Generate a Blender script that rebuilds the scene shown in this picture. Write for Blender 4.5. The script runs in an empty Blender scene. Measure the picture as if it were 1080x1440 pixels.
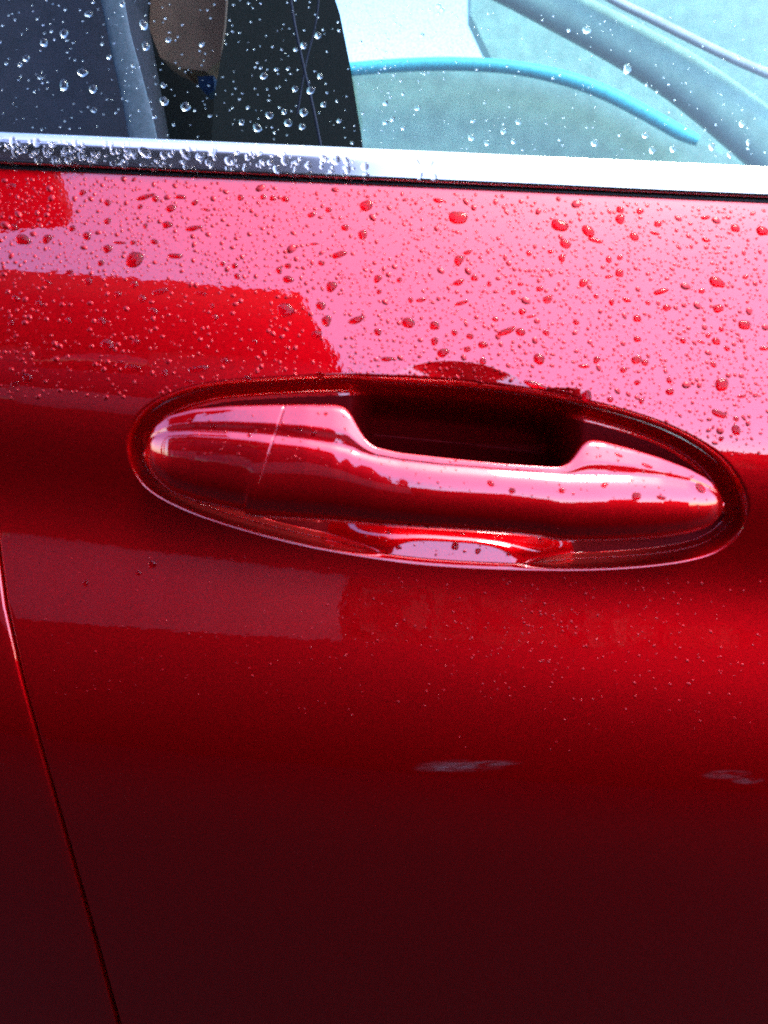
import bpy, math, random
import numpy as np
from mathutils import Vector, Matrix, Euler
from mathutils.bvhtree import BVHTree
R = math.radians
rng = random.Random(7)
nrs = np.random.RandomState(7)
S = bpy.context.scene
COL = S.collection

# ------------------------------------------------------------------ camera
Z0 = 0.86            # height of the picture centre above the road
D = 0.40             # camera to door
ALPHA = R(12)        # camera looks slightly down
FP = 1440.0          # focal length in photo pixels (photo is 1080 x 1440)
CAMP = np.array([0.0, -D*math.cos(ALPHA), Z0 + D*math.sin(ALPHA)])
cd = bpy.data.cameras.new("camera")
cam = bpy.data.objects.new("camera", cd); COL.objects.link(cam)
cam.location = CAMP
cam.rotation_euler = (R(90) - ALPHA, 0, 0)
cd.sensor_fit = 'VERTICAL'; cd.sensor_height = 4.8; cd.sensor_width = 3.6; cd.lens = 4.8
cd.clip_start = 0.01; cd.clip_end = 3000
cd.dof.use_dof = True; cd.dof.focus_distance = 0.55; cd.dof.aperture_fstop = 1.6
S.camera = cam

# ------------------------------------------------------------------ light
SUN_EL, SUN_ROT = R(62), R(128)
w = bpy.data.worlds.new("World"); S.world = w; w.use_nodes = True
nt = w.node_tree; nt.nodes.clear()
sky = nt.nodes.new('ShaderNodeTexSky'); sky.sky_type = 'NISHITA'; sky.sun_disc = False
sky.sun_elevation = SUN_EL; sky.sun_rotation = SUN_ROT
sky.air_density = 1.0; sky.dust_density = 1.2; sky.ozone_density = 1.5
hs = nt.nodes.new('ShaderNodeHueSaturation'); hs.inputs['Saturation'].default_value = 1.15; hs.inputs['Hue'].default_value = .52   # cloud veil
nt.links.new(sky.outputs[0], hs.inputs['Color'])
bg = nt.nodes.new('ShaderNodeBackground'); bg.inputs[1].default_value = 0.15
nt.links.new(hs.outputs[0], bg.inputs[0])
wo = nt.nodes.new('ShaderNodeOutputWorld'); nt.links.new(bg.outputs[0], wo.inputs[0])
sl = bpy.data.lights.new("sun", 'SUN'); sl.energy = 0.5; sl.angle = R(18); sl.color = (1.0, 0.96, 0.9)
sun = bpy.data.objects.new("sun", sl); COL.objects.link(sun)
# direction to the sun: behind the camera, to its right, high
az = SUN_ROT
sd = Vector((math.sin(az)*math.cos(SUN_EL), math.cos(az)*math.cos(SUN_EL), math.sin(SUN_EL)))
sun.rotation_euler = sd.to_track_quat('Z', 'Y').to_euler()
S.view_settings.view_transform = 'Standard'; S.view_settings.look = 'None'
S.view_settings.exposure = 2.25; S.view_settings.gamma = 1.0
S.render.engine = 'CYCLES'
S.cycles.use_denoising = False
S.cycles.max_bounces = 10; S.cycles.transmission_bounces = 8; S.cycles.glossy_bounces = 6
S.cycles.transparent_max_bounces = 16
S.cycles.sample_clamp_indirect = 6

# ------------------------------------------------------------------ helpers
def proj(x, y, z):
    dx, dy, dz = x-CAMP[0], y-CAMP[1], z-CAMP[2]
    ca, sa = math.cos(ALPHA), math.sin(ALPHA)
    f = dy*ca - dz*sa; up = dy*sa + dz*ca
    return 540 + FP*dx/f, 720 - FP*up/f
def at(u, v, y0):
    """x, z of the point of the photo (u, v) that lies at depth y0"""
    u = np.asarray(u, float); v = np.asarray(v, float)
    ca, sa = math.cos(ALPHA), math.sin(ALPHA)
    a = (u-540)/FP; b = (720-v)/FP
    dy = ca + b*sa; dz = -sa + b*ca
    t = (y0-CAMP[1])/dy
    return CAMP[0]+a*t, CAMP[2]+dz*t

def mat(name, base=(.5,.5,.5), rough=.5, metal=0.0, **kw):
    m = bpy.data.materials.new(name); m.use_nodes = True
    b = m.node_tree.nodes['Principled BSDF']
    b.inputs['Base Color'].default_value = (*base, 1)
    b.inputs['Roughness'].default_value = rough
    b.inputs['Metallic'].default_value = metal
    for k, v in kw.items(): b.inputs[k.replace('_', ' ')].default_value = v
    return m
def N(m, t, **kw):
    n = m.node_tree.nodes.new(t)
    for k, v in kw.items():
        if k in n.inputs: n.inputs[k].default_value = v
        else: setattr(n, k, v)
    return n
def L(m, a, b): m.node_tree.links.new(a, b)
def bsdf(m): return m.node_tree.nodes['Principled BSDF']

def link(name, me, m=None, parent=None, smooth=True):
    o = bpy.data.objects.new(name, me); COL.objects.link(o)
    if m: me.materials.append(m)
    if smooth and len(me.polygons): me.polygons.foreach_set('use_smooth', [True]*len(me.polygons))
    if parent: o.parent = parent
    return o
def mesh_np(name, V, F):
    me = bpy.data.meshes.new(name)
    V = np.asarray(V, dtype=np.float32).reshape(-1, 3); F = np.asarray(F, dtype=np.int32)
    k = F.shape[1]
    me.vertices.add(len(V)); me.vertices.foreach_set('co', V.ravel())
    me.loops.add(F.size); me.loops.foreach_set('vertex_index', F.ravel())
    me.polygons.add(len(F)); me.polygons.foreach_set('loop_start', np.arange(0, F.size, k, dtype=np.int32))
    me.update(calc_edges=True); me.validate()
    return me
def grid_faces(nr, nc, wrap=False, flip=False):
    i = np.arange(nr-1)[:, None]; j = np.arange(nc if wrap else nc-1)[None, :]
    j2 = (j+1) % nc
    a = i*nc+j; b = i*nc+j2; c = (i+1)*nc+j2; d = (i+1)*nc+j
    F = np.stack([a, b, c, d], -1).reshape(-1, 4)
    return F[:, ::-1] if flip else F
def tag(o, label=None, cat=None, group=None, kind=None):
    if label: o['label'] = label
    if cat: o['category'] = cat
    if group: o['group'] = group
    if kind: o['kind'] = kind
    return o
def sstep(a, b, x):
    t = np.clip((x-a)/(b-a), 0, 1); return t*t*(3-2*t)
def box_me(name, x0, x1, y0, y1, z0, z1):
    V = [(x, y, z) for x in (x0, x1) for y in (y0, y1) for z in (z0, z1)]
    F = [(0,1,3,2), (4,6,7,5), (0,4,5,1), (2,3,7,6), (0,2,6,4), (1,5,7,3)]
    return mesh_np(name, V, F)

# ------------------------------------------------------------------ materials
def make_paint():
    m = mat('red_metallic_paint', (.55, .0015, .012), .42, .88)
    b = bsdf(m)
    b.inputs['Coat Weight'].default_value = 1.0; b.inputs['Specular IOR Level'].default_value = 0.0
    b.inputs['Coat Roughness'].default_value = 0.012
    b.inputs['Coat IOR'].default_value = 2.15
    tc = N(m, 'ShaderNodeTexCoord')
    # metal flakes
    vo = N(m, 'ShaderNodeTexVoronoi', Scale=2600.0); L(m, tc.outputs['Object'], vo.inputs['Vector'])
    r1 = N(m, 'ShaderNodeMapRange'); r1.inputs['To Min'].default_value = .32; r1.inputs['To Max'].default_value = .44
    sx = N(m, 'ShaderNodeSeparateColor'); L(m, vo.outputs['Color'], sx.inputs[0])
    L(m, sx.outputs[0], r1.inputs['Value']); L(m, r1.outputs[0], b.inputs['Roughness'])
    hsv = N(m, 'ShaderNodeHueSaturation'); hsv.inputs['Color'].default_value = (.76, .0004, .004, 1)
    r2 = N(m, 'ShaderNodeMapRange'); r2.inputs['To Min'].default_value = .82; r2.inputs['To Max'].default_value = 1.18
    L(m, sx.outputs[1], r2.inputs['Value']); L(m, r2.outputs[0], hsv.inputs['Value'])
    L(m, hsv.outputs[0], b.inputs['Base Color'])
    # orange peel in the lacquer
    no = N(m, 'ShaderNodeTexNoise', Scale=260.0, Detail=2.0); L(m, tc.outputs['Object'], no.inputs['Vector'])
    bp = N(m, 'ShaderNodeBump', Strength=.035, Distance=.0006); L(m, no.outputs[0], bp.inputs['Height'])
    L(m, bp.outputs[0], b.inputs['Coat Normal'])
    return m
PAINT = make_paint()
PAINT_DOOR = make_paint()
WATER = mat('rain_water', (1, 1, 1), 0.0, 0.0, Transmission_Weight=1.0, IOR=1.33)
WETP = mat('wetted_paint', (.46, .0004, .004), .45, .88, Specular_IOR_Level=0.05)
DROP = mat('paint_seen_through_fine_raindrop', (.46, .0004, .004), .4, .88, Coat_Weight=1.0, Coat_IOR=1.42, Coat_Roughness=0.0)
CUP_SHADE = mat('red_paint_shade', (.17, .001, .004), .5, .2, Specular_IOR_Level=.1)  # darkened copy of the red paint: shade of the cup put into the colour
CHROME = mat('bright_window_trim', (1.0, .93, .86), .16, 1.0)
RUBBER = mat('black_rubber', (.012, .012, .013), .45)
JAMB = mat('dark_door_jamb', (.03, .002, .003), .6)
def make_glass():
    m = bpy.data.materials.new('window_glass'); m.use_nodes = True
    n = m.node_tree; n.nodes.clear()
    tr = n.nodes.new('ShaderNodeBsdfTransparent'); tr.inputs[0].default_value = (.62, .84, .78, 1)
    tc = n.nodes.new('ShaderNodeTexCoord'); no = n.nodes.new('ShaderNodeTexNoise'); no.inputs['Scale'].default_value = 1500; no.inputs['Detail'].default_value = 2
    n.links.new(tc.outputs['Object'], no.inputs['Vector'])
    cr = n.nodes.new('ShaderNodeValToRGB'); cr.color_ramp.elements[0].position = .3; cr.color_ramp.elements[0].color = (.52, .84, .80, 1)
    cr.color_ramp.elements[1].position = .6; cr.color_ramp.elements[1].color = (.82, .98, .93, 1)
    n.links.new(no.outputs[0], cr.inputs[0]); n.links.new(cr.outputs[0], tr.inputs[0])
    gl = n.nodes.new('ShaderNodeBsdfGlossy'); gl.inputs['Roughness'].default_value = .01; gl.inputs['Color'].default_value = (.8, 1, .9, 1)
    fr = n.nodes.new('ShaderNodeFresnel'); fr.inputs['IOR'].default_value = 1.6
    mx = n.nodes.new('ShaderNodeMixShader'); out = n.nodes.new('ShaderNodeOutputMaterial')
    n.links.new(fr.outputs[0], mx.inputs[0]); n.links.new(tr.outputs[0], mx.inputs[1]); n.links.new(gl.outputs[0], mx.inputs[2])
    n.links.new(mx.outputs[0], out.inputs[0])
    return m
GLASS = make_glass()

# ------------------------------------------------------------------ the body side: profile of the panel
# tilt of the panel (degrees, + = faces the sky) against the height in the picture
TV = [-400, 240, 300, 400, 500, 560, 620, 670, 720, 760, 800, 850, 920, 1000, 1100, 1200, 1320, 1440, 1750, 2200]
TT = [26, 26, 24, 21, 18, 14, 2, -9, -10, -3, 7, 12, 11, 4, -8, -17, -21, -23, -18, -12]
def build_profile():
    vs = np.arange(-500, 2300, 2.0); t = np.radians(np.interp(vs, TV, TT))
    k = np.ones(21)/21; t = np.convolve(np.pad(t, 10, mode='edge'), k, 'valid')
    ca, sa = math.cos(ALPHA), math.sin(ALPHA)
    ys = np.zeros_like(vs); zs = np.zeros_like(vs)
    i0 = int(np.argmin(abs(vs-720)))
    ys[i0] = 0; zs[i0] = Z0
    for rngi in (range(i0+1, len(vs)), range(i0-1, -1, -1)):
        for i in rngi:
            j = i-1 if rngi.step == 1 else i+1
            b = (720-vs[i])/FP; dy = ca+b*sa; dz = -sa+b*ca
            ty, tz = math.sin(t[i]), math.cos(t[i])
            # (ys+s*ty, zs+s*tz) on the ray through the camera
            den = tz*dy - ty*dz
            s = ((ys[j]-CAMP[1])*dz - (zs[j]-CAMP[2])*dy)/den
            ys[i] = ys[j]+s*ty; zs[i] = zs[j]+s*tz
    return zs[::-1].copy(), ys[::-1].copy()
PZ, PY = build_profile()
def base(x, z):
    x = np.asarray(x, float); z = np.asarray(z, float)
    k = 0.10 - 0.045*sstep(Z0+0.05, Z0+0.13, z)
    return np.interp(z + k*x, PZ, PY) + 0.18*x*x
def on_panel(u, v, off=0.0):
    y = np.zeros(np.broadcast(np.asarray(u, float), np.asarray(v, float)).shape)
    for _ in range(12):
        x, z = at(u, v, y); y = base(x, z)+off
    return x, y, z

# handle recess outline, in photo pixels
RIM = [(186,640),(190,606),(220,572),(285,549),(380,540),(500,536),(620,543),(740,556),(850,578),(940,607),(1003,643),
       (1036,682),(1046,718),(1032,752),(992,776),(920,789),(820,795),(700,793),(600,787),(520,777),(430,761),(340,738),(262,711),(208,680)]
def closed_spline(P, n):
    P = np.array(P, float); m = len(P); out = []
    for i in range(m):
        p0, p1, p2, p3 = P[i-1], P[i], P[(i+1) % m], P[(i+2) % m]
        for t in np.linspace(0, 1, 24, endpoint=False):
            out.append(.5*((2*p1)+(-p0+p2)*t+(2*p0-5*p1+4*p2-p3)*t*t+(-p0+3*p1-3*p2+p3)*t**3))
    out = np.array(out); q = np.vstack([out, out[:1]])
    s = np.r_[0, np.cumsum(np.linalg.norm(np.diff(q, axis=0), axis=1))]
    t = np.linspace(0, s[-1], n, endpoint=False)
    c = np.c_[np.interp(t, s, q[:, 0]), np.interp(t, s, q[:, 1])]
    for _ in range(int(n/40)):   # relax kinks
        c = .5*c + .25*(np.roll(c, 1, 0)+np.roll(c, -1, 0))
    return c
NRIM = 840
RIMP = closed_spline(RIM, NRIM)
def rim_dist(u, v):
    """signed distance to the recess outline in px, + inside; and 1 on its lower side"""
    sh = u.shape; P = np.c_[u.ravel(), v.ravel()]; A = RIMP[::3]; B = np.roll(A, -1, 0)
    ab = B-A; L2 = (ab**2).sum(1); out = np.empty(len(P)); ins = np.zeros(len(P), bool)
    for s in range(0, len(P), 20000):
        p = P[s:s+20000][:, None, :]; ap = p-A[None]
        t = np.clip((ap*ab).sum(2)/L2, 0, 1)
        d = np.sqrt(((ap-ab*t[..., None])**2).sum(2)); out[s:s+20000] = d.min(1)
        py = p[..., 1]; px = p[..., 0]
        cr = ((A[None, :, 1] > py) != (B[None, :, 1] > py)) & (px < (B[:, 0]-A[:, 0])*(py-A[:, 1])/(B[:, 1]-A[:, 1]+1e-12)+A[:, 0])
        ins[s:s+20000] = cr.sum(1) % 2 == 1
    return (out*np.where(ins, 1, -1)).reshape(sh)
MM = 0.001
def axis_v(u): return 622 + (u-190)*0.118     # long axis of the recess
def recess(u, v, d):
    """depth of the recess behind the panel surface"""
    low = sstep(-25, 25, v-axis_v(u))
    sw = 22-17*low
    shallow = 15*MM*sstep(-11+5*low, sw, d) + 2*MM*sstep(20, 70, d)
    slope = MM*(.115*np.clip(d+7, 0, 70) + .3*sstep(-8, 2, d))
    rho = (np.abs((u-637)/182)**2.8 + np.abs(np.clip(d, -10, None)/62)**2.4)**(1/2.6)
    mask = sstep(.42, 1.06, rho)
    lower = slope*(1-mask) + (shallow + 3*MM*sstep(0, 30, d))*mask
    deep_up = 6*MM*sstep(-12, 16, d) + 40*MM*sstep(-4, 78, d) + 12*MM*np.clip((v-545)/110, 0, 1)
    E = sstep(488, 526, u)*(1-sstep(796, 832, u))
    upper = deep_up*E + shallow*(1-E)
    hump = 2.7*MM*np.clip(1-np.sqrt(((u-650)/98)**2+(np.clip(d, -99, 0)/38)**2), 0, 1)*(1-low)
    return lower*low + upper*(1-low) + hump

def seam_u(v):   # rear edge of the front door, photo px
    return np.interp(v, [200,500,650,750,850,950,1050,1170,1290,1440,1700,2200], [-60,-32,-14,1,14,36,63,97,131,172,248,400])

def top_v(u): return 239 + (np.asarray(u, float))*0.0445      # upper edge of the panel
# ---- front door panel: rings from the recess outline to the panel's own outline
car = bpy.data.objects.new('red_car', None); COL.objects.link(car); car.location = (0, 0, 0)
tag(car, 'wet metallic red car with bright window strip and recessed door handle', 'car')

def outer_outline():
    P = RIMP; cen = np.array([615., 668.]); out = []
    UR, VB = 1750., 2250.
    for p in P:
        d = p-cen; d = d/np.linalg.norm(d)
        lo, hi = 0., 6000.
        for _ in range(40):
            m = (lo+hi)/2; q = cen+d*m
            inside = q[0] < UR and q[1] < VB and q[1] > top_v(q[0]) and q[0] > seam_u(q[1])
            if inside: lo = m
            else: hi = m
        out.append(cen+d*lo)
    return np.array(out)
OUT = outer_outline()
tang = np.roll(RIMP, -1, 0)-np.roll(RIMP, 1, 0); tang /= np.linalg.norm(tang, axis=1)[:, None]
nrm = np.c_[tang[:, 1], -tang[:, 0]]       # outward for this winding, checked below
if ((RIMP+nrm*5-np.array([615, 668]))**2).sum() < ((RIMP-np.array([615, 668]))**2).sum(): nrm = -nrm
rows = [RIMP + nrm*s for s in np.linspace(0, 46, 30)]
start = rows[-1]
for s in np.linspace(0, 1, 90)[1:]:
    rows.append(start*(1-s)+OUT*s)
UV = np.array(rows)
dd = rim_dist(UV[..., 0], UV[..., 1])
def surf_pts(UV, extra):
    x, y, z = on_panel(UV[..., 0], UV[..., 1])
    return np.stack([x, y+extra, z], -1)
Vd = surf_pts(UV, recess(UV[..., 0], UV[..., 1], dd))
# rolled outer edge going back into the gap
last = Vd[-1]; cenw = Vd[0].mean(0)
inw = last-cenw; inw /= np.linalg.norm(inw, axis=1)[:, None]
roll = [last + np.c_[inw[:, 0]*a, np.full(len(last), b), inw[:, 2]*a] for a, b in ((.0004, .0001), (.0008, .0005), (.001, .0012), (.001, .012))]
Vd = np.concatenate([Vd, np.array(roll)], 0)
# inner flange at the recess so the cup tucks behind it
first = Vd[0]; fl = first + np.array([0, .004, 0]); Vd = np.concatenate([fl[None], Vd], 0)
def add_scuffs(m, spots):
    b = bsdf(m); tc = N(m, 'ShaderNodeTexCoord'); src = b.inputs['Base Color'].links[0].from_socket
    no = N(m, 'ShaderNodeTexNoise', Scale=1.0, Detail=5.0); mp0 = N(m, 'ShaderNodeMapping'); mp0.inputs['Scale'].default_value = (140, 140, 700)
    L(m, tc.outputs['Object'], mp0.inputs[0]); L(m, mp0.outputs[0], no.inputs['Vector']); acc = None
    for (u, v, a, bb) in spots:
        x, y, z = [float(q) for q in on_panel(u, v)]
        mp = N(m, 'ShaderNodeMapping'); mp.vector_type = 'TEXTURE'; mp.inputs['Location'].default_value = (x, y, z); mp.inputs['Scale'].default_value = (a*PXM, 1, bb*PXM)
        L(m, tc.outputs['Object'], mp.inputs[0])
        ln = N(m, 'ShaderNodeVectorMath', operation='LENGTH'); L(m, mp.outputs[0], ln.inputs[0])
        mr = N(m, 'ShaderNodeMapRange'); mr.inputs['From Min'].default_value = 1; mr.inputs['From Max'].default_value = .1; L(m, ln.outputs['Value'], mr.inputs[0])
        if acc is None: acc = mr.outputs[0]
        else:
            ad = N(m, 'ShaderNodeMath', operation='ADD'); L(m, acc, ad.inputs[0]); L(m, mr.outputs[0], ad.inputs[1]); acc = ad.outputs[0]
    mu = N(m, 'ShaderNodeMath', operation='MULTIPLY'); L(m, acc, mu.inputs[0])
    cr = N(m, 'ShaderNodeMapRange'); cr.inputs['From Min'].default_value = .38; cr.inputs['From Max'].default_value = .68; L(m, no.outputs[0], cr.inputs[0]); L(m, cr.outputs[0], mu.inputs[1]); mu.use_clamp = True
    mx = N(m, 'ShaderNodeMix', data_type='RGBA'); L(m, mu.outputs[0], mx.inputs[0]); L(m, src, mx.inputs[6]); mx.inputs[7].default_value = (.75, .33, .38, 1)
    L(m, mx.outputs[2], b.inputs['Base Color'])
PXM = D/FP
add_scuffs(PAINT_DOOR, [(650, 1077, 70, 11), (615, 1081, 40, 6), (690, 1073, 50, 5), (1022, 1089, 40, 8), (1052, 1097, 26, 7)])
me = mesh_np('front_door', Vd, grid_faces(Vd.shape[0], NRIM, wrap=True))
front_door = link('front_door', me, PAINT_DOOR, car)
front_door['label'] = 'large red front door panel covered in raindrops around the handle'

# ---- cup
seg0, seg1 = np.array([330., 636.]), np.array([905., 706.])
ab = seg1-seg0; t = np.clip(((RIMP-seg0)@ab)/(ab@ab), 0, 1); MED = seg0+ab*t[:, None]
start = RIMP - nrm*.9
ss = np.linspace(0, 1, 110)**1.35
UVc = np.array([start*(1-s)+MED*s for s in ss])
dc = rim_dist(UVc[..., 0], UVc[..., 1])
Vc = surf_pts(UVc, recess(UVc[..., 0], UVc[..., 1], dc)+.00012)
Vc = np.concatenate([(Vc[0]+np.array([0, .004, 0]))[None], Vc], 0)
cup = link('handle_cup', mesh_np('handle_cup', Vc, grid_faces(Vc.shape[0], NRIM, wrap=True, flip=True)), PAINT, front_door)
cup.data.materials.append(CUP_SHADE)
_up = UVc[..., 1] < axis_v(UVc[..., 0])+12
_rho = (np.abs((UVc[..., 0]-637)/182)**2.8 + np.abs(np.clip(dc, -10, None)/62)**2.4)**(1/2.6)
_ci = (_up & (dc > 25)) | (~_up & (dc > 4.5) & (_rho > .98))  # hollow, channel and walls beside the lip get the painted shade
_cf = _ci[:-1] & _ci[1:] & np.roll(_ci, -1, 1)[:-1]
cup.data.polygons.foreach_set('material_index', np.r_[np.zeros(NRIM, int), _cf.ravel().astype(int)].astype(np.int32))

# ---- rear door panel, left of the seam
vs = np.r_[np.linspace(float(top_v(-200)), 2250, 240)]
cols = np.r_[np.linspace(-420, -3, 60)]
gap = 11.0
U = np.array([[seam_u(v)-gap*1.0 + (c if c < -3 else 0) for c in cols] for v in vs]); Vv = np.repeat(vs[:, None], len(cols), 1)
Vr = surf_pts(np.stack([U, Vv], -1), 0)
r0 = Vr[:, -1]
ed = [r0 + np.array([a, b, 0]) for a, b in ((.0004, .0001), (.0008, .0005), (.001, .0012), (.001, .012))]
Vr = np.concatenate([Vr, np.array(ed).transpose(1, 0, 2)], 1)
rear = link('rear_door', mesh_np('rear_door', Vr, grid_faces(Vr.shape[0], Vr.shape[1])), PAINT, car)
rear['label'] = 'strip of red rear door left of the panel gap'
# jamb behind the gap
Uj = np.array([[seam_u(v)+c for c in (-60, 60)] for v in vs]); Vj = surf_pts(np.stack([Uj, np.repeat(vs[:, None], 2, 1)], -1), .012)
link('door_jamb', mesh_np('door_jamb', Vj, grid_faces(Vj.shape[0], 2)), JAMB, car)

# ------------------------------------------------------------------ belt line: rubber, bright strip, glass
xs_u = np.linspace(-620, 1750, 160)
ax, ay, az_ = on_panel(xs_u, top_v(xs_u))
A = np.c_[ax, ay, az_]
def sweep(name, sec, m, parent, closed=False, hscale=None):
    sec = np.array(sec, float)
    V = []
    for i, a in enumerate(A):
        k = 1.0 if hscale is None else hscale(xs_u[i])
        V.append([(a[0], a[1]+s[0]*MM, a[2]+s[1]*MM*k) for s in sec])
    V = np.array(V)
    return link(name, mesh_np(name, V, grid_faces(len(V), len(sec), wrap=closed)), m, parent)
# bright strip section: tilt from low to high
tilt_z = np.linspace(0, 1, 26); tl = np.interp(tilt_z, [0, .06, .15, .5, .62, .72, .9, 1], [-60, -4, 9, 13, 19, 34, 50, 80])
H = 14.6; zz = 2.4; yy = -1.2; sec = [(6, zz), (1.5, zz)]
for i in range(len(tilt_z)):
    sec.append((yy, zz))
    st = H/(len(tilt_z)); zz += st*math.cos(math.radians(tl[i])); yy += st*math.sin(math.radians(tl[i]))
ZT, YT = zz, yy
sec += [(YT+2.5, ZT-.8), (YT+3, 4)]
trim = sweep('window_trim', sec, CHROME, car)
trim['label'] = 'bright white metal strip along the base of the window, beaded with rain'
sweep('weatherstrip', [(2.5, -3), (1.6, -.6), (1.4, 1), (1.6, 3.6), (6, 4)], RUBBER, trim)
sweep('glass_seal', [(YT+.2, ZT-1.6), (YT+1.0, ZT+.2), (YT+2.2, ZT+.3), (YT+3.6, ZT-1)], RUBBER, trim)
GT = math.radians(11)
gh = np.linspace(-20, 330, 12)
glass = sweep('window_glass', [(YT+2.4+(h)*math.tan(GT), ZT+h) for h in gh], GLASS, car)
glass['label'] = 'wet side window glass above the bright strip'

# ------------------------------------------------------------------ door handle
# u, top edge, ridge, bottom edge, height of the ridge in front of the panel (mm)
HT = np.array([
 (203,634,637,642,-2),(207,614,622,660,0),(215,600,613,674,1.5),(235,584,608,692,4),(270,575,606,705,6.5),(320,571,608,716,8.5),(370,569.5,612,724,10),
 (430,569.5,619,731,11.5),(470,570,626,733,12),(484,573,629,734,12),(494,583,632,734,12.2),(502,598,635,735,12.3),(512,615,638,735,12.5),(526,627,642,736,12.8),
 (560,635,648,737,13),(620,642,655,740,13.4),(700,650,661,745,13.2),(760,654,665,750,12.6),(788,655.5,667,756,12.2),(802,650,668,756.5,12),(812,638,668,757,11.8),
 (821,625,668,757,11.6),(832,619.5,668,757,11.4),(850,621,668,757,11),(890,631,669,756,9.6),(930,643,672,753,7.8),(970,658,678,747,5.4),(995,671,686,739,3.2),
 (1008,682,693,731,1.4),(1014,692,699,723,0),(1017,704,706,712,-2)], float)
def hcurve(u, k): return np.interp(u, HT[:, 0], HT[:, k])
for c in (1, 2, 3, 4): pass
SW = np.linspace(0, 1, 46)
def handle_section(u, du=None):
    T, Rr, B, Hh = [float(hcurve(u, k)) for k in (1, 2, 3, 4)]
    x0, y0, z0_ = on_panel(u, Rr)
    pr = float(y0) - Hh*MM          # ridge y
    _, zT = at(u, T, pr+4*MM); _, zR = at(u, Rr, pr); _, zB = at(u, B, pr+10*MM)
    hU = float(zT-zR); hL = float(zR-zB)
    pts = []
    # upper face, ridge upward
    n1 = 18; y = pr; z = float(zR); up = [(y, z)]
    for i in range(n1):
        s = (i+.5)/n1; tt = math.radians(np.interp(s, [0, .1, .32, .42, .85, .94, 1], [30, 10, 6, 28, 29, 48, 74]))
        dz = hU/n1; y += dz*min(math.tan(tt), 2.4); z += dz; up.append((y, z))
    yT = y
    n2 = 44; y = pr; z = float(zR); lo = []
    for i in range(n2):
        s = (i+.5)/n2; tt = math.radians((lambda a, b, k: a*(1-k)+b*k)(np.interp(s, [0, .03, .1, .2, .36, .5, .65, .78, .9, 1], [42, 36, 17, 11, 5, -1, -11, -27, -50, -76]), np.interp(s, [0, .05, .12, .25, .36, .5, .65, .78, .9, 1], [42, 40, 28, 17, 9, 1, -10, -26, -50, -76]), float(sstep(430, 600, u))))
        dz = hL/n2; y -= dz*max(math.tan(tt), -2.6); z -= dz; lo.append((y, z))
    yB = y
    loop = [(yT+5*MM, up[-1][1]-.6*MM)] + up[::-1] + lo + [(yB+4*MM, lo[-1][1]+.8*MM)]
    # back side
    yb = max(yT+5*MM, yB+4*MM)
    zm = .5*(up[-1][1]+lo[-1][1])
    loop += [(yb+1*MM, .5*(zm+lo[-1][1])), (yb+1*MM, zm), (yb+1*MM, .5*(zm+up[-1][1]))]
    xx, _ = at(u, Rr, pr)
    return float(xx), loop
def seam_shift(u, z):       # the joint leans a little
    return 0.0
def build_handle(name, u0, u1, seam_end):
    n = int(abs(u1-u0)/3)+2
    us = np.linspace(u0, u1, n)
    # dense near tips
    secs = []
    for u in us:
        x, lp = handle_section(u)
        zc = lp[19][1]
        zs_ = np.array([p[1] for p in lp]); ys_ = np.array([p[0] for p in lp])
        w_ = math.exp(-((u-384)/30.0)**2)
        xs_ = x + w_*(zs_-zc)*0.33
        secs.append(np.c_[xs_, ys_, zs_])
    secs = np.array(secs)
    # smooth along the length
    for _ in range(3):
        secs[1:-1] = .5*secs[1:-1]+.25*(secs[:-2]+secs[2:])
    # closing ends: small roll then cap
    def cap(sec, sgn, n=3):
        c = sec.mean(0); o = []
        for k, (sh, dx) in enumerate(((.985, .0002), (.96, .0003), (0.0, .0003))):
            s2 = c+(sec-c)*sh; s2[:, 0] = sec[:, 0]+sgn*dx if sh else c[0]+sgn*dx
            o.append(s2)
        return np.array(o)
    a = cap(secs[0], -1)[::-1]; b = cap(secs[-1], 1)
    secs = np.concatenate([a, secs, b], 0)
    return mesh_np(name, secs, grid_faces(secs.shape[0], secs.shape[1], wrap=True, flip=True)), secs
me, hs1 = build_handle('door_handle', 386.0, 1017, 0)
handle = link('door_handle', me, PAINT, car)
handle['label'] = 'red door handle grip set in the oval recess'
me, hs2 = build_handle('lock_cover', 203, 384.6, 1)
lockc = link('lock_cover', me, PAINT, handle)

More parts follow.
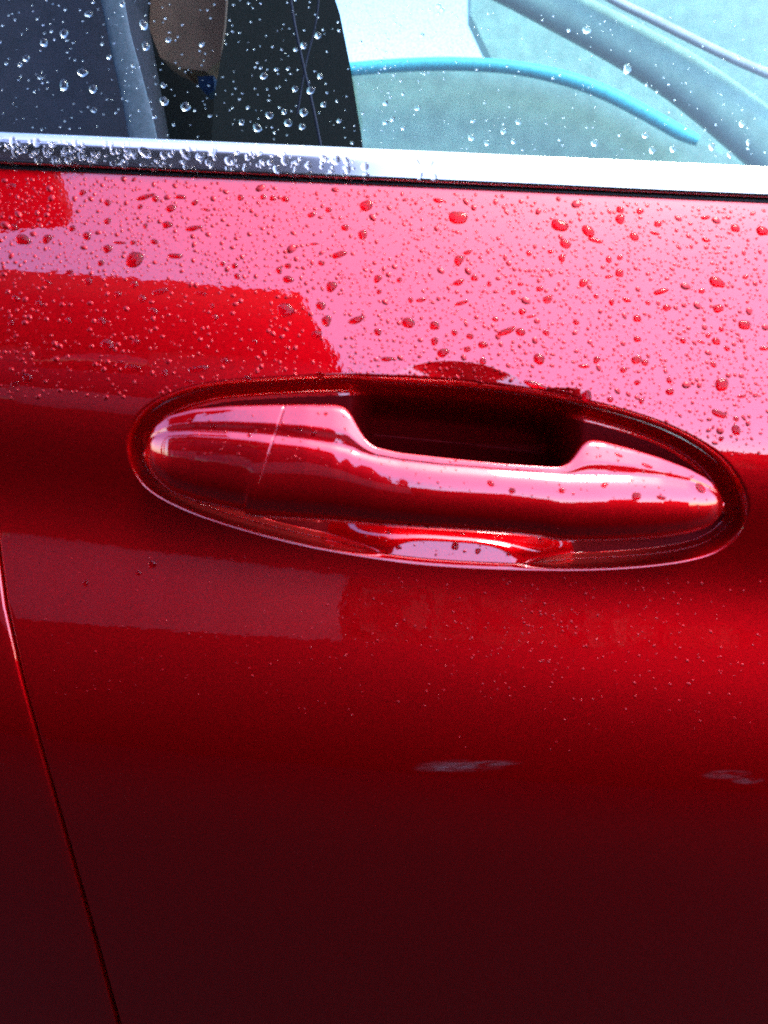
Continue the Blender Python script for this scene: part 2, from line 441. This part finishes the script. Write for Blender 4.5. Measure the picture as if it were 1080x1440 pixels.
# ------------------------------------------------------------------ inside the car
def slab(name, P, y0, thick, m, parent, smooth=False):
    """outline in photo px at depth y0, given real thickness"""
    P = np.array(P, float); x, z = at(P[:, 0], P[:, 1], y0); n = len(P)
    V = np.concatenate([np.c_[x, np.full(n, y0), z], np.c_[x, np.full(n, y0+thick), z]], 0)
    me = bpy.data.meshes.new(name)
    me.from_pydata([tuple(v) for v in V], [], [list(range(n)), list(range(2*n-1, n-1, -1))]+[[i, i+n, (i+1) % n+n, (i+1) % n] for i in range(n)])
    me.update()
    return link(name, me, m, parent, smooth=smooth)
def band(name, P, wpx, y0, thick, m, parent):
    P = np.array(P, float); q = []
    for i in range(len(P)-1):
        for t in np.linspace(0, 1, 6, endpoint=False):
            p0 = P[max(i-1, 0)]; p1 = P[i]; p2 = P[i+1]; p3 = P[min(i+2, len(P)-1)]
            q.append(.5*((2*p1)+(-p0+p2)*t+(2*p0-5*p1+4*p2-p3)*t*t+(-p0+3*p1-3*p2+p3)*t**3))
    q.append(P[-1]); q = np.array(q)
    tg = np.gradient(q, axis=0); tg /= np.linalg.norm(tg, axis=1)[:, None]; nn = np.c_[-tg[:, 1], tg[:, 0]]
    ww = np.interp(np.linspace(0, 1, len(q)), np.linspace(0, 1, len(wpx)), wpx)[:, None]/2
    ring = []
    for a in np.linspace(0, 2*math.pi, 13)[:-1]:
        o = q+nn*ww*math.cos(a); yy = y0+thick/2*math.sin(a)
        x, z = at(o[:, 0], o[:, 1], yy); ring.append(np.c_[x, np.full(len(x), yy), z])
    V = np.array(ring).transpose(1, 0, 2)
    return link(name, mesh_np(name, V, grid_faces(len(V), 12, wrap=True)), m, parent)
def fabric(name, c, sc=90, rough=.9):
    m = mat(name, c, rough); no = N(m, 'ShaderNodeTexNoise', Scale=float(sc), Detail=4.0)
    tc = N(m, 'ShaderNodeTexCoord'); L(m, tc.outputs['Object'], no.inputs['Vector'])
    mp = N(m, 'ShaderNodeMapRange'); mp.inputs['To Min'].default_value = .6; mp.inputs['To Max'].default_value = 1.4
    h = N(m, 'ShaderNodeHueSaturation'); h.inputs['Color'].default_value = (*c, 1)
    L(m, no.outputs[0], mp.inputs[0]); L(m, mp.outputs[0], h.inputs['Value']); L(m, h.outputs[0], bsdf(m).inputs['Base Color'])
    return m
M_dark = fabric('charcoal_plastic', (.006, .006, .007)); M_slate = fabric('slate_fabric', (.035, .03, .055))
M_belt = fabric('grey_webbing', (.13, .14, .19), 300); M_brown = fabric('brown_trim', (.42, .2, .13), 40)
M_pale = fabric('pale_cabin_trim', (.42, .64, .52), 60); M_pale2 = fabric('grey_pillar_trim', (.34, .56, .45), 60)
M_cyan = fabric('cyan_plastic', (.06, .62, .74), 200, .5); M_white = fabric('white_edge', (.5, .55, .55), 60); M_blue = fabric('blue_plastic', (.01, .03, .09), 60)
slab('rear_seat', [(-500,-900),(165,-900),(150,-40),(180,120),(205,260),(205,700),(-500,700)], .34, .12, M_slate, car)
band('seat_belt', [(135,-260),(150,-60),(166,40),(185,120),(200,190),(215,300)], [40,34,32,36,40,46], .30, .004, M_belt, car)
slab('pillar_trim', [(318,-900),(440,-900),(452,-60),(478,20),(492,90),(508,190),(520,300),(520,700),(296,700),(296,220),(302,130),(318,40),(325,-60)], .42, .08, M_dark, car)
slab('cabin_backdrop', [(150,-900),(340,-900),(345,100),(345,700),(150,700)], .62, .04, M_dark, car)
slab('headrest', [(214,-60),(322,-60),(316,30),(310,85),(290,100),(255,96),(225,80),(210,40)], .52, .06, M_brown, car)
slab('buckle', [(278,108),(300,106),(302,126),(292,134),(280,122)], .50, .02, M_blue, car)
band('cabin_cord', [(398,-80),(412,20),(424,80),(440,150),(452,210)], [4,4,4,4], .36, .004, M_slate, car)
band('cabin_cord', [(452,-80),(446,20),(430,90),(418,160)], [3,3,3,3], .37, .004, M_slate, car)
ip = slab('dashboard', [(486,104),(560,96),(640,93),(720,98),(790,112),(850,132),(905,160),(960,190),(1010,215),(1100,260),(1100,700),(486,700)], .78, .06, M_pale, car)
link_c = band('trim_strip', [(486,98),(560,92),(640,90),(720,95),(790,109),(850,130),(905,158),(955,186),(982,198)], [20,20,20,20,22,22,22,22,16], .755, .012, M_cyan, ip)
link_c['label'] = 'curved cyan strip seen through the wet window'
slab('cabin_lining', [(655,-900),(760,-900),(1400,-900),(1400,700),(1000,700),(800,260),(735,140),(690,80),(662,20)], .98, .05, M_pale, car)
band('windscreen_pillar', [(560,-90),(700,-30),(800,20),(880,62),(960,110),(1040,170),(1120,240),(1180,320)], [60,62,66,70,76,84,90,90], .66, .03, M_pale2, car)
band('pillar_seal', [(780,-60),(850,-8),(920,28),(1000,68),(1080,104),(1200,150)], [14,14,15,15,15,15], .64, .012, M_white, car)

# ------------------------------------------------------------------ the street the paint mirrors
def ground_mat():
    m = mat('wet_asphalt', (.005, .005, .006), .6, Specular_IOR_Level=.04)
    tc = N(m, 'ShaderNodeTexCoord'); no = N(m, 'ShaderNodeTexNoise', Scale=.6, Detail=6.0); L(m, tc.outputs['Object'], no.inputs['Vector'])
    mp = N(m, 'ShaderNodeMapRange'); mp.inputs['To Min'].default_value = .6; mp.inputs['To Max'].default_value = .95
    L(m, no.outputs[0], mp.inputs[0]); L(m, mp.outputs[0], bsdf(m).inputs['Roughness'])
    n2 = N(m, 'ShaderNodeTexNoise', Scale=120.0, Detail=3.0); L(m, tc.outputs['Object'], n2.inputs['Vector'])
    bp = N(m, 'ShaderNodeBump', Strength=.5, Distance=.01); L(m, n2.outputs[0], bp.inputs['Height']); L(m, bp.outputs[0], bsdf(m).inputs['Normal'])
    return m
g = link('road', box_me('road', -400, 400, -400, 400, -.2, 0), ground_mat(), None, False); tag(g, kind='structure')
M_brick = fabric('dark_brown_render', (.035, .02, .03), 3); M_plinth = fabric('pale_render', (.055, .04, .05), 3)
M_roof = fabric('dark_roof', (.01, .01, .011), 5); M_glass2 = mat('dark_pane', (.01, .012, .015), .08)
for q in (M_brick, M_roof): bsdf(q).inputs['Specular IOR Level'].default_value = .12
house = bpy.data.objects.new('house', None); COL.objects.link(house); house.location = (-4, -7, 0)
tag(house, 'dark two storey house across the road, mirrored in the red paint left of the handle', 'house')
def hp(name, me, m, parent=house):
    o = link(name, me, m, parent, False); o.matrix_parent_inverse = Matrix.Identity(4)
    return o
def rel(x0, x1, y0, y1, z0, z1, name): return box_me(name, x0+4, x1+4, y0+7, y1+7, z0, z1)
hp('wall', rel(-9, -.15, -12, -6.0, 1.9, 4.5, 'wall'), M_brick)
hp('ground_floor', rel(-9, -.12, -12, -5.97, 0, 1.9, 'ground_floor'), M_plinth)
RV = [(-9.3,-12.3,4.5),(0,-12.3,4.5),(0,-5.8,4.5),(-9.3,-5.8,4.5),(-8.5,-11.8,9.2),(-.42,-11.8,6.5),(-.42,-6.2,6.5),(-8.5,-6.2,9.2)]
hp('roof', mesh_np('roof', [(x+4, y+7, z) for x, y, z in RV], [(3,2,1,0),(4,5,6,7),(0,1,5,4),(1,2,6,5),(2,3,7,6),(3,0,4,7)]), M_roof)
for wx in (-2.2, -4.6, -7.0):
    hp('window', rel(wx-.5, wx+.5, -6.05, -5.96, 3.4, 4.8, 'window'), M_glass2)
for wx in (-3.4, -6.4):
    hp('door', rel(wx-.5, wx+.5, -6.0, -5.93, 0.02, 1.85, 'door'), M_glass2)
# low hedge line to the right
def hedge():
    m = fabric('hedge_green', (.03, .05, .025), 6)
    r = np.random.RandomState(3); n = 12000
    c = np.c_[r.uniform(-.25, 9, n), r.uniform(-7.4, -6.6, n), r.uniform(0, 1, n)]
    top = 1.9+.35*np.sin(c[:, 0]*1.7)+.2*np.sin(c[:, 0]*4.1+1)
    c[:, 2] = c[:, 2]*top
    a = r.normal(size=(n, 3)); b = r.normal(size=(n, 3)); a *= .16/np.linalg.norm(a, axis=1)[:, None]; b *= .13/np.linalg.norm(b, axis=1)[:, None]
    V = np.stack([c-a, c-b, c+a, c+b], 1).reshape(-1, 3)
    return link('hedge', mesh_np('hedge', V, np.arange(4*n).reshape(-1, 4)), m, None, False)
h = hedge(); tag(h, 'dark clipped hedge across the road, mirrored low in the red door', 'hedge')
M_blocker = fabric('dark_blocker', (.005, .0045, .005), 12); bsdf(M_blocker).inputs['Specular IOR Level'].default_value = .04
gw = link('added_blocker_wall', box_me('added_blocker_wall', -5, 6, -1.2, -.95, 0, .86), M_blocker, None, False)  # unseen wall added to keep reflections low on the door dark
tag(gw, 'added low dark wall beside the car, darkening reflections in the lower red panel', 'wall')
# canopy whose corner shows as the red rectangle at the upper left of the door
cp = bpy.data.objects.new('canopy', None); COL.objects.link(cp); cp.location = (-1.9, -2.6, 0)
tag(cp, 'flat dark canopy on posts, its corner mirrored at the top left of the door', 'canopy')
o = link('canopy_roof', box_me('canopy_roof', -2.4, .55, .36, 1.1, 3.9, 4.05), M_roof, cp, False)
for px in (-2.3, -1.6):
    link('post', box_me('post', px-.04, px+.04, 1.0, 1.08, 0, 3.9), M_roof, cp, False)

# ------------------------------------------------------------------ rain
def dome(nseg, rings, seed, flat=.42, bottom=False, squash=1.0):
    r = random.Random(seed); ph = [r.uniform(0, 6.28) for _ in range(4)]; am = [r.uniform(0, .17), r.uniform(0, .11), r.uniform(0, .07), 0]
    V = [(0, 0, flat)]; F = []
    for i in range(1, rings+1):
        a = (math.pi/2)*i/rings; rr = math.sin(a); hh = math.cos(a)*flat
        if i == rings: hh = 0
        for j in range(nseg):
            th = 2*math.pi*j/nseg
            k = 1+sum(am[q]*math.cos((q+2)*th+ph[q]) for q in range(3))
            V.append((rr*k*math.cos(th), rr*k*math.sin(th)*squash, hh))
    k0 = len(V)
    for j in range(nseg):
        th = 2*math.pi*j/nseg; b = V[k0-nseg+j]; V.append((b[0]*.985, b[1]*.985, -.07 if not bottom else -.01))
    for j in range(nseg): F.append((0, 1+j, 1+(j+1) % nseg))
    for i in range(rings):
        for j in range(nseg):
            a = 1+i*nseg+j; b = 1+i*nseg+(j+1) % nseg; F.append((a, a+nseg, b+nseg, b))
    if bottom: F.append(tuple(reversed(range(k0, k0+nseg))))
    return V, F
DR = []
for sd_ in range(8):
    V, F = dome(14, 5, sd_, .30+.05*(sd_ % 3))
    me = bpy.data.meshes.new('raindrop'); 
    nd = len(F); b0 = len(V)
    V = list(V)+[(0, 0, .03)]+[(.93*V[b0-28+j][0], .93*V[b0-28+j][1], .03) for j in range(14)]
    F = F+[(b0, b0+1+j, b0+1+(j+1) % 14) for j in range(14)]
    me.from_pydata(V, [], F); me.update(); me.materials.append(WATER); me.materials.append(WETP)
    me.polygons.foreach_set('material_index', [0]*nd+[1]*14)
    me.polygons.foreach_set('use_smooth', [True]*len(me.polygons)); DR.append(me)
DG = []
for sd_ in range(6):
    V, F = dome(14, 5, 20+sd_, .6, True)
    me = bpy.data.meshes.new('glass_raindrop'); me.from_pydata(V, [], F); me.update(); me.materials.append(WATER)
    me.polygons.foreach_set('use_smooth', [len(p.vertices) < 6 for p in me.polygons]); DG.append(me)
bpy.context.view_layer.update()
def bvh_of(objs):
    V = []; F = []
    for o in objs:
        b = len(V); V += [o.matrix_world @ v.co for v in o.data.vertices]; F += [[i+b for i in p.vertices] for p in o.data.polygons]
    return BVHTree.FromPolygons(V, F)
BP = bvh_of([front_door, rear, cup, handle, lockc, trim]); BG = bvh_of([glass])
def hit(u, v, glassy=False):
    x, z = at(u, v, 0.0)
    d = Vector((float(x)-CAMP[0], -CAMP[1], float(z)-CAMP[2])).normalized()
    loc, n, i, dist = (BG if glassy else BP).ray_cast(Vector(CAMP), d)
    if loc is None: return None
    if n.dot(d) > 0: n = -n
    return loc, n
PX = D/FP
def frame(n, rot):
    up = Vector((0, 0, 1)); zx = n.normalized(); xx = up.cross(zx).normalized(); yx = zx.cross(xx)
    m = Matrix((xx, yx, zx)).transposed()
    return m @ Matrix.Rotation(rot, 3, 'Z')
SPOTS = """204,277,7 254,277,6 274,285,5 240,293,6 290,295,4 338,278,5 370,277,5 401,280,5 515,289,9 462,295,5 438,302,5 235,316,6 272,321,7
151,311,5 151,285,5 116,271,5 20,320,6 32,337,9 66,336,7 122,332,6 151,350,6 187,341,4 189,365,12 246,360,8 217,340,5 142,370,5 485,320,6 510,330,7
477,358,8 452,370,5 330,374,4 313,371,4 405,393,7 466,403,7 451,430,7 531,392,6 501,450,8 459,451,8 531,467,6 401,436,10 225,410,7 216,438,6 143,452,6
151,485,8 187,517,7 279,519,9 316,508,5 67,397,5 124,396,5 189,400,6 200,420,5 283,413,5 96,451,5 191,481,5 231,525,5 38,532,6 21,540,5 348,532,5 22,420,5
445,470,6 450,528,6 644,306,12 787,317,11 827,325,9 837,338,7 795,343,7 616,282,6 645,366,7 872,308,7 872,295,6 900,297,5 925,315,5 892,333,6 921,328,5
1034,321,7 1072,325,8 992,306,5 774,354,4 790,363,5 856,365,5 871,384,6 856,389,4 820,398,6 1008,397,9 929,410,7 1010,434,7 1047,457,8 1007,480,6
896,448,6 881,422,5 860,425,5 838,417,4 911,426,4 667,391,5 645,397,6 759,406,5 770,421,6 592,422,5 649,426,6 722,411,4 747,445,4 810,453,5 574,454,8
611,458,8 712,466,9 732,467,7 768,468,5 758,505,9 752,541,9 623,496,8 657,491,5 679,485,6 679,508,5 661,473,5 639,468,5 611,480,6 821,515,6 839,506,5
895,506,7 907,510,5 896,477,5 1015,541,9 942,551,6 896,538,5 941,535,4 986,481,4 825,557,8 544,505,6 1075,490,5 1011,582,8 1035,605,7 858,562,5 902,564,4
791,552,4 1035,589,4 1014,617,4 985,686,9 930,700,5 214,794,6 120,820,4 195,806,4 545,748,4 600,742,4 575,738,4 640,768,6 650,750,4 700,752,4 760,757,4
672,775,4 560,770,4 715,779,4 440,610,4 420,603,3 350,612,3 300,600,4 268,590,3 458,582,3 690,680,5 720,690,5 790,690,5 850,682,5 895,698,6 910,655,5 870,640,4""".split()
GSP = """663,193,7 685,201,6 836,201,8 917,211,7 946,209,7 1001,206,7 1026,217,6 1052,200,5 729,171,6 708,184,6 587,152,6 665,170,5 567,180,5 542,145,6
542,172,6 825,42,8 882,97,9 907,190,6 1043,174,6 552,167,5 362,180,9 405,173,8 427,158,8 425,178,7 379,162,7 400,157,6 437,127,8 415,125,6 371,107,7
427,64,6 447,50,6 261,150,9 231,142,9 230,120,6 237,56,6 131,125,9 116,102,9 90,120,10 62,60,8 90,47,8 37,82,7 125,20,7 132,155,6 205,65,8 202,35,9
455,147,6 450,107,6 340,172,6 477,170,5""".split()
def where(u):
    return ('far left' if u < 180 else 'left' if u < 400 else 'middle' if u < 680 else 'right' if u < 900 else 'far right')
def zone(u, v):
    if v < 290 and v < top_v(u)-6: return 'window strip', 'raindrops on the window strip'
    d = float(rim_dist(np.array([float(u)]), np.array([float(v)]))[0])
    if d > 0:
        if v > 728: return 'recess lip', 'raindrops on the handle and its recess'
        return 'red door handle', 'raindrops on the handle and its recess'
    if v > 700: return 'red panel below the handle', 'raindrops on the door panel'
    if u < 470 and v > 370: return 'dark red reflection', 'raindrops on the door panel'
    if v < 350: return 'pink band under the strip', 'raindrops on the door panel'
    if v > 430: return 'lower pink area above the handle', 'raindrops on the door panel'
    return 'upper pink area above the handle', 'raindrops on the door panel'
taken = []; CLS = {}
def put(u, v, r, glassy=False):
    h = hit(u, v, glassy)
    if h is None: return
    loc, n = h
    on_strip = not glassy and v < top_v(u)-6
    me = (DG if glassy or on_strip else DR)[rng.randrange(6)]
    o = bpy.data.objects.new('raindrop', me); COL.objects.link(o)
    rad = r*PX*(1.0 if not glassy else .62)*((loc-Vector(CAMP)).length/D)
    sx = rng.uniform(.85, 1.15); sy = rng.uniform(.8, 1.1)
    if on_strip: sx *= 1.0; sy *= 1.35
    elif not glassy and rng.random() < .18: sx *= 1.5; sy *= .6
    m = frame(n, rng.uniform(-.5, .5) + (.35 if on_strip else 0)).to_4x4()
    o.matrix_world = Matrix.Translation(loc + (n*.00012 if glassy else n*0.0)) @ m @ Matrix.Diagonal((rad*sx, rad*sy, rad*rng.uniform(.7, 1.0)*(.5 if on_strip else 1), 1))
    size = 'large' if r >= 8 else 'medium' if r >= 5.5 else 'small'
    if glassy: a, gname = 'window glass', 'raindrops on the window glass'
    else: a, gname = zone(u, v)
    tag(o, None, 'raindrop', gname); CLS.setdefault((size, a, where(u)), []).append((u, v, o))
    taken.append((u, v, r)); return o
cnt = 0
for s in SPOTS:
    u, v, r = map(float, s.split(',')); cnt += put(u, v, r) is not None
for s in GSP:
    u, v, r = map(float, s.split(',')); cnt += put(u, v, r, True) is not None
tr_ = []
while len(tr_) < 46:
    u = rng.uniform(0, 620); v = rng.uniform(196, 232)+u*.046
    if all((u-a)**2+((v-b)*1.3)**2 > 190 for a, b in tr_):
        tr_.append((u, v)); cnt += put(u, v, rng.uniform(3.5, 6)) is not None
while cnt < 300:
    u = rng.uniform(0, 1080); v = rng.uniform(260, 560)
    if v < top_v(u)+12 or float(rim_dist(np.array([u]), np.array([v]))[0]) > -14: continue
    if any((u-a)**2+(v-b)**2 < (r+7)**2 for a, b, r in taken): continue
    cnt += put(u, v, rng.uniform(3.6, 5)) is not None

ORD = 'first second third fourth fifth sixth seventh eighth ninth tenth eleventh twelfth thirteenth fourteenth fifteenth sixteenth seventeenth eighteenth nineteenth twentieth'.split()
for (size, a, wh), lst in CLS.items():
    lst.sort(key=lambda q: q[0])
    for i, (u, v, o) in enumerate(lst):
        o['label'] = (f'the one {size} raindrop on the {a}, {wh}' if len(lst) == 1 else f'{size} raindrop on the {a}, {wh}, {ORD[i] if i < 20 else str(i+1)} from left')
# the countless small ones, one mesh per surface
def mass(name, spots, glassy, label, wm=WATER):
    V0, F0 = dome(8, 3, 99, .5 if glassy else .25, glassy)
    V0 = np.array(V0); AV = []; AF = []; base_i = 0
    for u, v, r in spots:
        h = hit(u, v, glassy)
        if h is None: continue
        loc, n = h; m = np.array(frame(n, rng.gauss(-.5, .7)))
        rad = r*PX*((loc-Vector(CAMP)).length/D)
        P = (V0*np.array([rad*rng.uniform(.8, 1.5), rad*rng.uniform(.65, 1.0), rad*rng.uniform(.8, 1.1)]))@m.T + np.array(loc)+np.array(n)*(.00012 if glassy else 0)
        AV.append(P); AF += [tuple(i+base_i for i in f) for f in F0]; base_i += len(V0)
    me = bpy.data.meshes.new(name); me.from_pydata([tuple(p) for p in np.concatenate(AV)], [], AF); me.update()
    o = link(name, me, wm); tag(o, label, 'raindrops', kind='stuff'); return o
grid = {}
def free(u, v, r):
    cu, cv = int(u//12), int(v//12)
    for i in (-1, 0, 1):
        for j in (-1, 0, 1):
            for a, b, q in grid.get((cu+i, cv+j), ()):
                if (a-u)**2+(b-v)**2 < (q+r+.6)**2: return False
    for a, b, q in BIG:
        if abs(a-u) < 22 and (a-u)**2+(b-v)**2 < (q+r+.5)**2: return False
    grid.setdefault((cu, cv), []).append((u, v, r)); return True
BIG = list(taken)
sp = []
cu_ = nrs.uniform(-30, 1110, 24000); cv_ = nrs.uniform(235, 640, 24000)
cdist = rim_dist(cu_, cv_)
for u, v, d in zip(cu_, cv_, cdist):
    if v < top_v(u)+5 or d > -9: continue
    if u < 480 and v > 560: 
        if rng.random() > .15: continue
    if u < 200 and v > 560: continue
    r = min(6.0, 1.15*math.exp(rng.gauss(.42, .48)))
    if u < 485 and v > 372+.1*u:
        if rng.random() > .24: continue
        r = min(r*1.1, 3.4)
    if v > 560 and u > 1040 and rng.random() > .5: continue
    if len(sp) < 4300 and free(u, v, r): sp.append((u, v, r))
for _ in range(420):      # fine spray low on the door
    u = rng.gauss(800, 200); v = rng.gauss(895, 60)
    if v > 812 and 30 < u < 1100: sp.append((u, v, rng.uniform(.8, 2.0)))
for _ in range(90):
    u = rng.uniform(60, 500); v = rng.uniform(775, 1000); sp.append((u, v, rng.uniform(.6, 1.5)))
for _ in range(700):      # handle and lip
    u = rng.uniform(230, 1010); v = rng.uniform(565, 785)
    T, Rr = hcurve(u, 1), hcurve(u, 2)
    if T+3 < v < Rr+36 or (500 < u < 790 and 735 < v < 785): sp.append((u, v, rng.uniform(.8, 2.2)))
mass('fine_raindrops', sp, False, 'countless fine raindrops spread over the red door and handle', DROP)
sp = []
for _ in range(420):
    u = rng.uniform(0, 1080)
    v = rng.uniform(193, 233)+u*.046
    if u > 500 and v < 255+(u-500)*.046: continue
    sp.append((u, v, rng.uniform(1.5, 4)))
mass('fine_raindrops', sp, False, 'fine raindrops crowding the lower half of the bright window strip')
sp = []
for _ in range(900):
    u = rng.uniform(0, 1080); v = rng.uniform(-20, 180)+u*.045
    if u > 560 and rng.random() > .45: continue
    if free(u, v, 2.0): sp.append((u, v, min(3.2, .95*math.exp(rng.gauss(.1, .4)))))
mass('fine_raindrops', sp, True, 'fine raindrops sprinkled over the side window glass')
